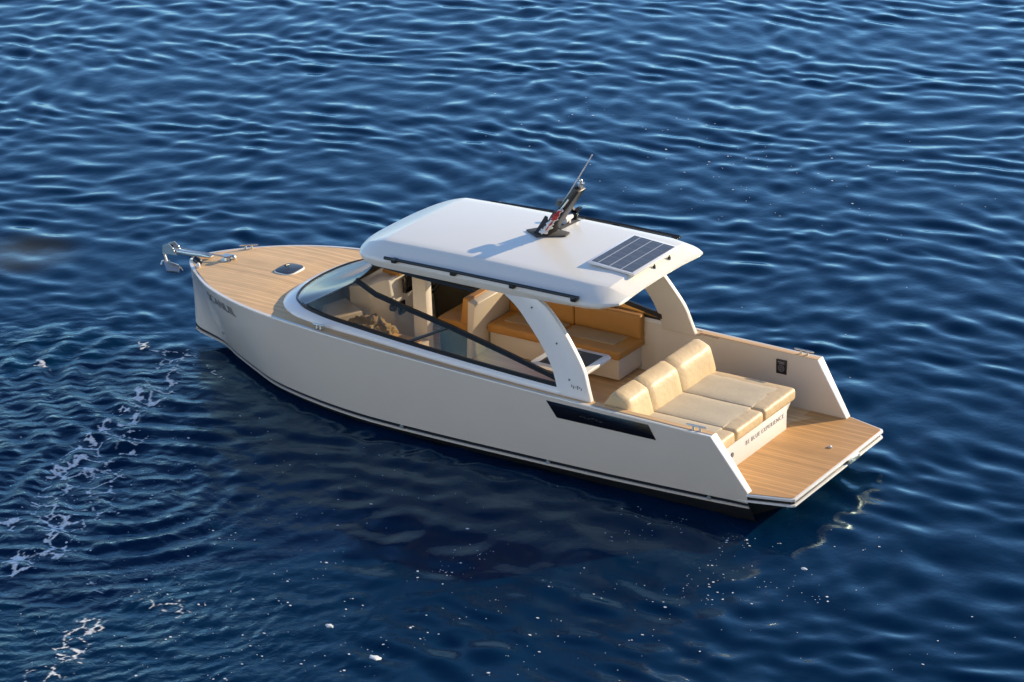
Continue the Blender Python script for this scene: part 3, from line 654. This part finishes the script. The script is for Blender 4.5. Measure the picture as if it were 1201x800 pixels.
strut = prism('mast_crutch', [(4.12, -.42, mz+.008), (3.93, -.42, mz+.008), (3.93, -1.02, mz-.035), (4.12, -1.02, mz-.035)], [(4.12, -.42, mz-.04), (3.93, -.42, mz-.04), (3.93, -1.02, mz-.08), (4.12, -1.02, mz-.08)], 'greymat', roof)
poly('horn', *join([tubevf([(4.02, -.62, mz+.05), (4.02, -.82, mz+.05)], [.055, .035], 12), boxvf(3.98, 4.06, -.74, -.70, mz-.04, mz+.03)]), 'whitecloth', strut, smooth=40)
poly('crutch_fork', *join([boxvf(3.99, 4.07, -.95, -.90, mz-.06, mz+.10), prismvf([(3.92, -.95, mz+.16), (3.98, -.95, mz+.16), (4.05, -.95, mz+.08), (3.99, -.95, mz+.06)], [(3.92, -.90, mz+.16), (3.98, -.90, mz+.16), (4.05, -.90, mz+.08), (3.99, -.90, mz+.06)]), prismvf([(4.10, -.95, mz+.17), (4.16, -.95, mz+.17), (4.07, -.95, mz+.06), (4.01, -.95, mz+.08)], [(4.10, -.90, mz+.17), (4.16, -.90, mz+.17), (4.07, -.90, mz+.06), (4.01, -.90, mz+.08)])]), 'black', strut)

# glass: raked windscreen from trunk to roof, corner pillars, side panes, frames
RT = [(6.33, 0, 2.43), (6.31, .33, 2.43), (6.26, .62, 2.425), (6.17, .90, 2.42), (6.02, 1.08, 2.41)]
RM = [(6.80, 0, 1.90), (6.775, .33, 1.91), (6.70, .62, 1.94), (6.56, .90, 1.985), (6.33, 1.115, 2.06)]
RT = [(6.10, 0, 2.44), (6.10, .33, 2.44), (6.09, .62, 2.435), (6.06, .90, 2.42), (6.00, 1.09, 2.41)]
WB = crom(TOP[:5], 8); WM = crom(RM, 8); WT = crom(RT, 8)
def wpt(a, m, b, t): return a*(1-t)*(1-2*t)+m*4*t*(1-t)+b*t*(2*t-1)
ws = gridvf([[tuple(wpt(a, m_, b, t)) for t in np.linspace(0, 1, 9)] for a, m_, b in zip(WB, WM, WT)])
wsc = poly('windscreen', *both(ws), 'windscreen', boat, smooth=60)
poly('windscreen_frame', *both(tubevf([tuple(p+np.array([0, 0, .006])) for p in WB], .014, 6)), 'black', wsc, smooth=50)
tb = [(6.27, 1.17, 2.10), (5.94, 1.19, 1.965), (5.3, 1.2, 1.845), (4.67, 1.205, 1.735), (3.8, 1.24, 1.565), (3.0, 1.28, 1.405), (2.87, 1.29, 1.37)]
for s in (1, -1):
    Bs = [(x, y, z) for x, y, z in TO if x < 7.36 and x > 2.84]
    def topz(x):
        xs = [p[0] for p in tb][::-1]
        return [float(np.interp(x, xs, [p[i] for p in tb][::-1])) for i in (1, 2)]
    # return pane from windscreen corner to side glass; port tint stands for dark reflection
    A0 = Vector(TO[32]); A1 = Vector((6.02, 1.08, 2.41)); B0 = Vector((6.72, 1.20, 1.447)); B1 = Vector((6.27, 1.17, 2.10)); K1 = Vector((6.02, 1.10, 2.40))
    def pil(t): return Vector(wpt(WB[-1], WM[-1], WT[-1], t))
    cr_ = [[pil(t*.5)*(1-u)+A0.lerp(B1, t)*u+Vector((0, .03, 0))*math.sin(math.pi*u)*t for u in np.linspace(0, 1, 5)] for t in np.linspace(0, 1, 9)]
    v, f = gridvf([[(p[0], s*p[1], p[2]) for p in r_] for r_ in cr_])
    pane = poly('corner_pane', v, f, 'reflectglass' if s > 0 else 'glass', boat, smooth=60)
    tube('corner_post', [(p[0], s*p[1], p[2]) for p in [pil(t) for t in np.linspace(.48, 1, 7)]], .016, 'black', pane, 8)
    # side pane, lower half, under the raking bar
    xs = np.linspace(7.2, 2.88, 40); rows = []
    jT = np.argsort(TO[:, 0])
    for x in xs:
        yb, zb = float(np.interp(x, TO[jT, 0], TO[jT, 1]))-.008, float(np.interp(x, TO[jT, 0], TO[jT, 2]))
        if x > 6.27:
            t = (7.34-x)/(7.34-6.27); zt = 1.475+(2.10-1.475)*t; yt = 1.07+(1.17-1.07)*t+.012
        else: yt, zt = topz(x)
        zt = max(zt, zb+.01); rows.append([(x, s*(yb+(yt-yb)*k/3), zb+(zt-zb)*k/3) for k in range(4)])
    sp = poly('side_window', *gridvf(rows), 'glass', boat, smooth=60)
    fr = [(x, s*y, z) for x, y, z in tb]
    def bar(pts, w_, h_): 
        rows = [[(x, y-s*w_/2, z-h_/2), (x, y+s*w_/2, z-h_/2), (x, y+s*w_/2, z+h_/2), (x, y-s*w_/2, z+h_/2)] for x, y, z in pts]
        v, f = gridvf(rows, True); return v, f+[(0, 1, 2, 3), tuple(len(v)-1-i for i in range(4))]
    poly('window_bar', *bar(fr, .04, .07), 'black', sp)
    poly('window_sill', *bar([(x, s*(y-.006), z+.022) for x, y, z in Bs], .03, .055), 'black', sp)
    poly('window_end_post', *bar([(2.875, s*1.335, 1.29), (2.90, s*1.30, 1.40), (3.0, s*1.27, 1.42)], .03, .05), 'black', sp)
    if s > 0: tube('window_strut', [(5.39, 1.245, 1.39), (4.68, 1.20, 1.74)], .022, 'black', sp, 8)
    poly('upper_track', *bar([(6.02, s*1.13, 2.39), (5.2, s*1.205, 2.375), (4.25, s*1.225, 2.36)], .04, .045), 'black', roof)

# air intake panel on each quarter
def hull_y(x, z):
    j = int(np.argmin(np.abs(S[:110, 0]-x))); return hull_pt(j, z)[1]
for s in (1, -1):
    c = [(2.975, 1.145), (2.82, .925), (1.295, .945), (1.405, 1.142)]; d = []
    top = [(x, s*(hull_y(x, z)+.010), z) for x, z in c]; bt = [(x, s*(hull_y(x, z)-.03), z) for x, z in c]
    vent = prism('air_intake', top, bt, 'blackgloss', boat, bevel=.004)
    poly('intake_script', *join([tubevf([(2.45-.06*i, s*(hull_y(2.4, 1.03)+.012), 1.03+.012*math.sin(i*2.3)), (2.41-.06*i, s*(hull_y(2.4, 1.03)+.012), 1.03-.012*math.sin(i*1.7))], .004, 5) for i in range(6)]), 'greymat', vent)
# emblem plate inside the starboard bulwark
pb = box('speaker_plate', .935, 1.095, -1.36, -1.328, .88, 1.085, 'black', boat, bevel=.004)
poly('plate_lettering', *join([tubevf([(.965, -1.326, z), (1.065-.02*(k % 2), -1.326, z)], .006, 5) for k, z in enumerate((1.055, 1.035))]+[tubevf([(1.015+.045*math.cos(t), -1.326, .965+.045*math.sin(t)) for t in np.linspace(0, 6.283, 15)], .005, 5), tubevf([(1.015+.02*math.cos(t), -1.326, .965+.02*math.sin(t)) for t in np.linspace(0, 6.283, 9)], .005, 5)]), 'inkpale', pb)

# cleats
def cleat(x, y, z, L, dirv, name='mooring_cleat'):
    d = Vector(dirv).normalized(); c = Vector((x, y, z)); a = c-d*L/2; b = c+d*L/2; h = Vector((0, 0, .065))
    legs = [tubevf([c+d*L*q, c+d*L*q+h], [.022, .012], 8) for q in (-.16, .16)]
    base = [discvf(c+d*L*q-Vector((0, 0, .002)), (0, 0, 1), .03, .01, 10) for q in (-.16, .16)]
    return poly(name, *join(legs+base+[tubevf([a+h, a+h+d*.03, b+h-d*.03, b+h], [.008, .015, .015, .008], 8)]), 'steel', boat, smooth=50)
cleat(.72, 1.43, 1.185, .30, (1, .02, 0)); cleat(.72, -1.43, 1.185, .30, (1, -.02, 0))
cleat(9.62, -.56, 1.372, .28, (.8, .6, 0)); cleat(6.80, 1.40, 1.352, .20, (1, .05, 0), 'midship_cleat')
# bow fittings
RP = [(9.86, .05, .012), (10.05, .065, .03), (10.30, .055, .045), (10.48, .05, .04), (10.68, .05, .035)]; RZ = [1.395, 1.41, 1.385, 1.375, 1.385]
roll = poly('bow_roller', *prismvf([(x, w_, z+.012) for (x, w_, h_), z in zip(RP, RZ)]+[(x, -w_, z+.012) for (x, w_, h_), z in zip(RP[::-1], RZ[::-1])], [(x, w_, z-h_) for (x, w_, h_), z in zip(RP, RZ)]+[(x, -w_, z-h_) for (x, w_, h_), z in zip(RP[::-1], RZ[::-1])]), 'steel', boat, bevel=.006)
poly('anchor_rode', *tubevf([(9.60, 0, 1.44), (9.9, 0, 1.425), (10.3, 0, 1.425), (10.60, 0, 1.43)], .013, 6), 'steel', roll)
poly('roller_cheek', *join([prismvf([(10.50, s*.07, 1.32), (10.56, s*.07, 1.42), (10.64, s*.07, 1.475), (10.76, s*.07, 1.43), (10.78, s*.07, 1.30)], [(10.50, s*.058, 1.32), (10.56, s*.058, 1.42), (10.64, s*.058, 1.475), (10.76, s*.058, 1.43), (10.78, s*.058, 1.30)]) for s in (1, -1)]), 'steel', roll)
poly('roller_wheel', *tubevf([(10.70, -.058, 1.36), (10.70, 0, 1.36), (10.70, .058, 1.36)], [.06, .045, .06], 16), 'black', roll, smooth=30)
poly('windlass', *join([tubevf([(9.58, 0, 1.37), (9.58, 0, 1.40)], [.10, .10], 18), tubevf([(9.58, .0, 1.40), (9.58, 0, 1.44), (9.58, 0, 1.47)], [.055, .045, .065], 16), ballvf((9.52, -.06, 1.42), (.06, .05, .05))]), 'steel', boat, smooth=40)
poly('bow_spotlight', *join([tubevf([(9.84, .335, 1.345), (9.84, .335, 1.39)], [.05, .03], 14), ballvf((9.84, .335, 1.43), (.055, .055, .055)), tubevf([(9.86, .33, 1.44), (9.92, .32, 1.46)], [.05, .045], 12)]), 'black', boat, smooth=50)
poly('bow_navigation_light', *ballvf((9.80, .40, 1.40), (.035, .035, .045)), 'lamp', boat, smooth=60)
# oval deck hatch
hx, hy, hz = 8.49, -.10, 1.405
def oval(a, b, z): return [(hx+a*math.copysign(abs(math.cos(t))**.6, math.cos(t)), hy+b*math.copysign(abs(math.sin(t))**.6, math.sin(t)), z) for t in np.linspace(0, 2*math.pi, 28, endpoint=False)]
hat = prism('deck_hatch', oval(.175, .205, hz+.02), oval(.185, .215, hz-.01), 'white', boat, bevel=.008)
prism('hatch_glass', oval(.166, .195, hz+.030), oval(.172, .20, hz+.012), 'bluegrey', hat, bevel=.008)
poly('hatch_handle', *tubevf([(hx+.05, hy-.05, hz+.055), (hx+.05, hy+.03, hz+.07)], .02, 8), 'black', hat, smooth=50)
# small through-hull fittings
for x, z in ((5.45, .165), (3.1, .19), (.62, .25)):
    j = int(np.argmin(np.abs(S[:106, 0]-x))); p = hull_pt(j, z); poly('hull_outlet', *discvf((p[0], p[1]-.02, p[2]), (0, 1, 0), .03, .035, 12), 'steel', hull, smooth=40)
p = hull_pt(28, .42); poly('hull_outlet', *discvf((p[0], p[1]-.02, p[2]), (.5, .85, 0), .028, .03, 12), 'steel', hull, smooth=40)
# faded boat name on the port bow
P0, P1 = Vector(hull_pt(30, 1.19)), Vector(hull_pt(44, 1.20)); ax = (P1-P0).normalized()
upv = (Vector(hull_pt(36, 1.28))-Vector(hull_pt(36, 1.05))).normalized()
nm = text('boat_name', 'SCANUIL', .22, 'inkgrey', hull, frame((P0+P1)/2+Vector((.03, .055, -.08)), ax, upv), shear=.15)
def side_y(x, z):
    ys = [(S[k][0]+(Cc[k][0]-S[k][0])*.1, hull_pt(k, z)[1]) for k in range(2, 90)]; ys.sort(); return float(np.interp(x, [q[0] for q in ys], [q[1] for q in ys]))
my = sum(q.co.y for q in nm.data.vertices)/len(nm.data.vertices)
for q in nm.data.vertices: q.co.y = side_y(q.co.x, q.co.z)+.006


# ------------------------------------------------------------------ loose things
# anchor hanging in the roller
an = poly('anchor', *join([tubevf([(10.52, .0, 1.35), (10.80, 0, 1.27), (10.77, 0, 1.14)], [.018, .02, .022], 8), prismvf([(10.84, .0, 1.17), (10.66, .14, 1.07), (10.50, .05, 1.05), (10.52, 0, 1.13)], [(10.83, 0, 1.14), (10.66, .13, 1.04), (10.50, .05, 1.03), (10.52, 0, 1.10)]), prismvf([(10.84, .0, 1.17), (10.66, -.14, 1.07), (10.50, -.05, 1.05), (10.52, 0, 1.13)], [(10.83, 0, 1.14), (10.66, -.13, 1.04), (10.50, -.05, 1.03), (10.52, 0, 1.10)]), tubevf([(10.80, -.10, 1.12), (10.86, 0, 1.14), (10.80, .10, 1.12)], .014, 6)]), 'steel', None, smooth=30)
tag(an, 'small shiny steel plough anchor hanging from the bow roller', 'anchor')
# ensign furled along the mast
def flag():
    V = []; rows = []
    for i in range(22):
        t = i/21; c = MB.lerp(MTp, .06+.52*t)+Vector((-.03, .145, .02)); w_ = .055*(1-.45*t)*(1+.25*math.sin(i*1.7))
        rows.append([tuple(c+Vector((math.cos(a)*w_*(1+.35*math.sin(3*a+i*.8)), math.sin(a)*w_*.8*(1+.3*math.cos(2*a+i)), 0))) for a in np.linspace(0, 6.283, 14, endpoint=False)])
    v, f = gridvf(rows, True); f += [tuple(range(13, -1, -1)), tuple(range(len(v)-14, len(v)))]
    o = poly('flag', v, f, 'whitecloth', None, smooth=60)
    tag(o, 'red and white flag furled against the mast on the white roof', 'flag')
    v, f = gridvf([[tuple(Vector(p)*1+Vector((0, .012, .004))) for p in r_[1:8]] for r_ in rows[12:21]])
    poly('red_field', v, f, 'red', o, smooth=60)
    v, f = gridvf([[tuple(Vector(p)*1+Vector((0, .012, .004))) for p in r_[4:6]] for r_ in rows[3:13]])
    poly('red_stripe', v, f, 'red', o, smooth=60)
flag()
# shaggy throw heaped in the cabin
bm = bmesh.new(); bmesh.ops.create_icosphere(bm, subdivisions=5, radius=1)
for q in bm.verts:
    n_v = q.co.copy(); d = 1+.16*mnoise.noise(n_v*2.2)+.20*abs(mnoise.noise(n_v*6.5))+.10*mnoise.noise(n_v*15)
    q.co = Vector((6.60+n_v.x*.40*d, .52+n_v.y*.34*d, .93+n_v.z*.30*d))
me = bpy.data.meshes.new('throw'); bm.to_mesh(me); bm.free()
tag(link('throw', me, 'wool', None, 180), 'shaggy brown wool throw heaped behind the port side window', 'throw')

# ------------------------------------------------------------------ foam on the water
def near_line(p, L):
    d = 9.
    for (ax_, ay), (bx, by) in zip(L[:-1], L[1:]):
        vx, vy = bx-ax_, by-ay; t = max(0, min(1, ((p[0]-ax_)*vx+(p[1]-ay)*vy)/(vx*vx+vy*vy+1e-9)))
        d = min(d, math.hypot(p[0]-ax_-t*vx, p[1]-ay-t*vy))
    return d
STREAK = [([(9.97, .70), (9.34, 2.49), (9.16, 3.24), (8.99, 3.96), (8.55, 4.96), (8.11, 5.61), (7.62, 5.91), (7.3, 6.4)], .46, 1.0),
          ([(8.9, 4.1), (8.3, 4.4), (7.9, 4.9), (7.6, 5.3)], .5, .9), ([(8.5, 6.25), (8.1, 6.0)], .26, 1.15), ([(7.55, 6.75), (7.3, 7.1)], .24, 1.25),
          ([(11.85, 1.9), (11.45, 2.05)], .14, 1.05), ([(11.0, .6), (10.5, .75), (10.0, .6)], .16, .9), ([(8.75, 3.3), (8.5, 3.6)], .34, 1.05),
          ([(5.5, 7.85), (5.2, 8.5), (5.0, 9.2)], .42, .95), ([(9.75, .55), (8.9, 1.05)], .12, .8), ([(6.6, 6.9), (5.6, 7.0), (4.8, 6.9)], .5, .62)]
def foam():
    V, F = [], []; c = .016; seen = {}; dens = {}; D = []
    for L, w_, s_ in STREAK:
        x0 = min(p[0] for p in L)-w_*1.8; x1 = max(p[0] for p in L)+w_*1.8; y0 = min(p[1] for p in L)-w_*1.8; y1 = max(p[1] for p in L)+w_*1.8
        for i in range(int(x0/c), int(x1/c)):
            for j in range(int(y0/c), int(y1/c)):
                if (i, j) in seen: continue
                p = (i*c, j*c); d = near_line(p, L)
                if d > w_*1.8: continue
                q = (p[0]+.16*mnoise.noise((p[0]*2.1, p[1]*2.1, 4)), p[1]+.16*mnoise.noise((p[0]*2.1, p[1]*2.1, 8)), 0)
                d1 = mnoise.voronoi((q[0]*3.6, q[1]*3.6, 1))[0]; d2 = mnoise.voronoi((q[0]*9.5, q[1]*9.5, 2))[0]; web = 1-(d1[1]-d1[0])*4.2; web2 = 1-(d2[1]-d2[0])*3.2; br = mnoise.noise((p[0]*1.3, p[1]*1.3, 6))
                val = s_*math.exp(-(d/w_)**2)*(.62*web+.38*web2)+.20*br+.18*mnoise.noise((p[0]*26, p[1]*26, 3))
                dens[(i, j)] = val
                if val > .42: seen[(i, j)] = 1
    idx = {}
    def vert(i, j):
        if (i, j) not in idx: idx[(i, j)] = len(V); V.append((i*c+random.uniform(-.3, .3)*c, j*c+random.uniform(-.3, .3)*c)); D.append(max(0, min(1, (min(dens.get((i+a_, j+b_), 0) for a_ in (-1, 0) for b_ in (-1, 0))-.42)/.09)))
        return idx[(i, j)]
    for (i, j) in seen: F.append((vert(i, j), vert(i+1, j), vert(i+1, j+1), vert(i, j+1)))
    # loose flecks and bubbles
    def fleck(x, y, r_):
        n = random.randint(5, 7); o = len(V); a0 = random.random()*6; e = random.uniform(.5, 1)
        for k in range(n): t = a0+6.283*k/n; V.append((x+math.cos(t)*r_*random.uniform(.6, 1.2), y+math.sin(t)*r_*e*random.uniform(.6, 1.2))); D.append(1.)
        F.append(tuple(range(o, o+n)))
    def cloud(n, cx, cy, sx, sy, r0, r1, cl=True):
        k = 0
        while k < n:
            x, y = random.gauss(cx, sx), random.gauss(cy, sy)
            if -.8 < x < 10.2 and abs(y) < 1.6: continue
            if cl and mnoise.noise((x*1.3, y*1.3, 11))+.6*mnoise.noise((x*4, y*4, 5)) < random.uniform(-.1, .5): k += .12; continue
            fleck(x, y, r0*(r1/r0)**(random.random()**2.4)); k += 1
    cloud(300, 1.2, 4.6, 1.9, 1.5, .006, .028); cloud(100, -1.2, 2.6, 1.8, 1.3, .006, .022); cloud(90, .2, 2.0, .8, .9, .006, .02)
    cloud(280, 4.2, 6.9, 1.5, 1.2, .006, .024); cloud(260, 7.8, 5.0, 1.2, 1.6, .006, .024); cloud(70, 9, -11.4, 2.4, .8, .010, .03); cloud(80, 6.3, -10.2, 2.0, 1.2, .010, .026); cloud(40, 4.6, -3.3, 1.5, 1.0, .008, .02)
    cloud(40, 5.6, 3.1, .9, .8, .006, .016)
    A = np.array(V); z = height(A[:, 0], A[:, 1])+.007
    o = poly('sea_foam', [(x, y, h) for (x, y), h in zip(V, z)], F, 'film', fixn=False); fa = o.data.attributes.new('foam_cover', 'FLOAT', 'POINT'); fa.data.foreach_set('value', D); tag(o, 'white lacy foam streaks and flecks drifting on the dark sea', 'foam', kind='stuff')
foam()
def clump(x, y, r_, label):
    rows = []; n = 14; sd = random.random()*40
    for k, (f_, h_) in enumerate(((1.08, -.012), (1.0, .006), (.72, .013), (.35, .017))):
        rows.append([(x+math.cos(t)*r_*f_*(1+.75*mnoise.noise((math.cos(t)*2.2+sd, math.sin(t)*1.6, 0))), y+math.sin(t)*r_*.75*f_*(1+.75*mnoise.noise((math.cos(t)*2.2+sd, math.sin(t)*1.6, 5))), 0) for t in np.linspace(0, 6.283, n, endpoint=False)])
    flat = np.array([p for r__ in rows for p in r__]); z = height(flat[:, 0], flat[:, 1]); hs = np.repeat([-.012, .006, .013, .017], n)
    v = [(p[0], p[1], a+h) for p, a, h in zip(flat, z, hs)]
    _, f = gridvf(rows, True); f.append(tuple(range(len(v)-n, len(v))))
    tag(poly('foam_clump', v, f, 'foam', None, smooth=60), label, 'foam clump')
clump(2.06, 6.62, .085, 'largest white foam clump floating at the bottom of the picture in front of the boat')
clump(2.99, 6.29, .055, 'small white foam clump floating to the left of the largest clump')
clump(-1.2, 2.1, .04, 'small pale foam clump floating in the clear water behind the swim platform')
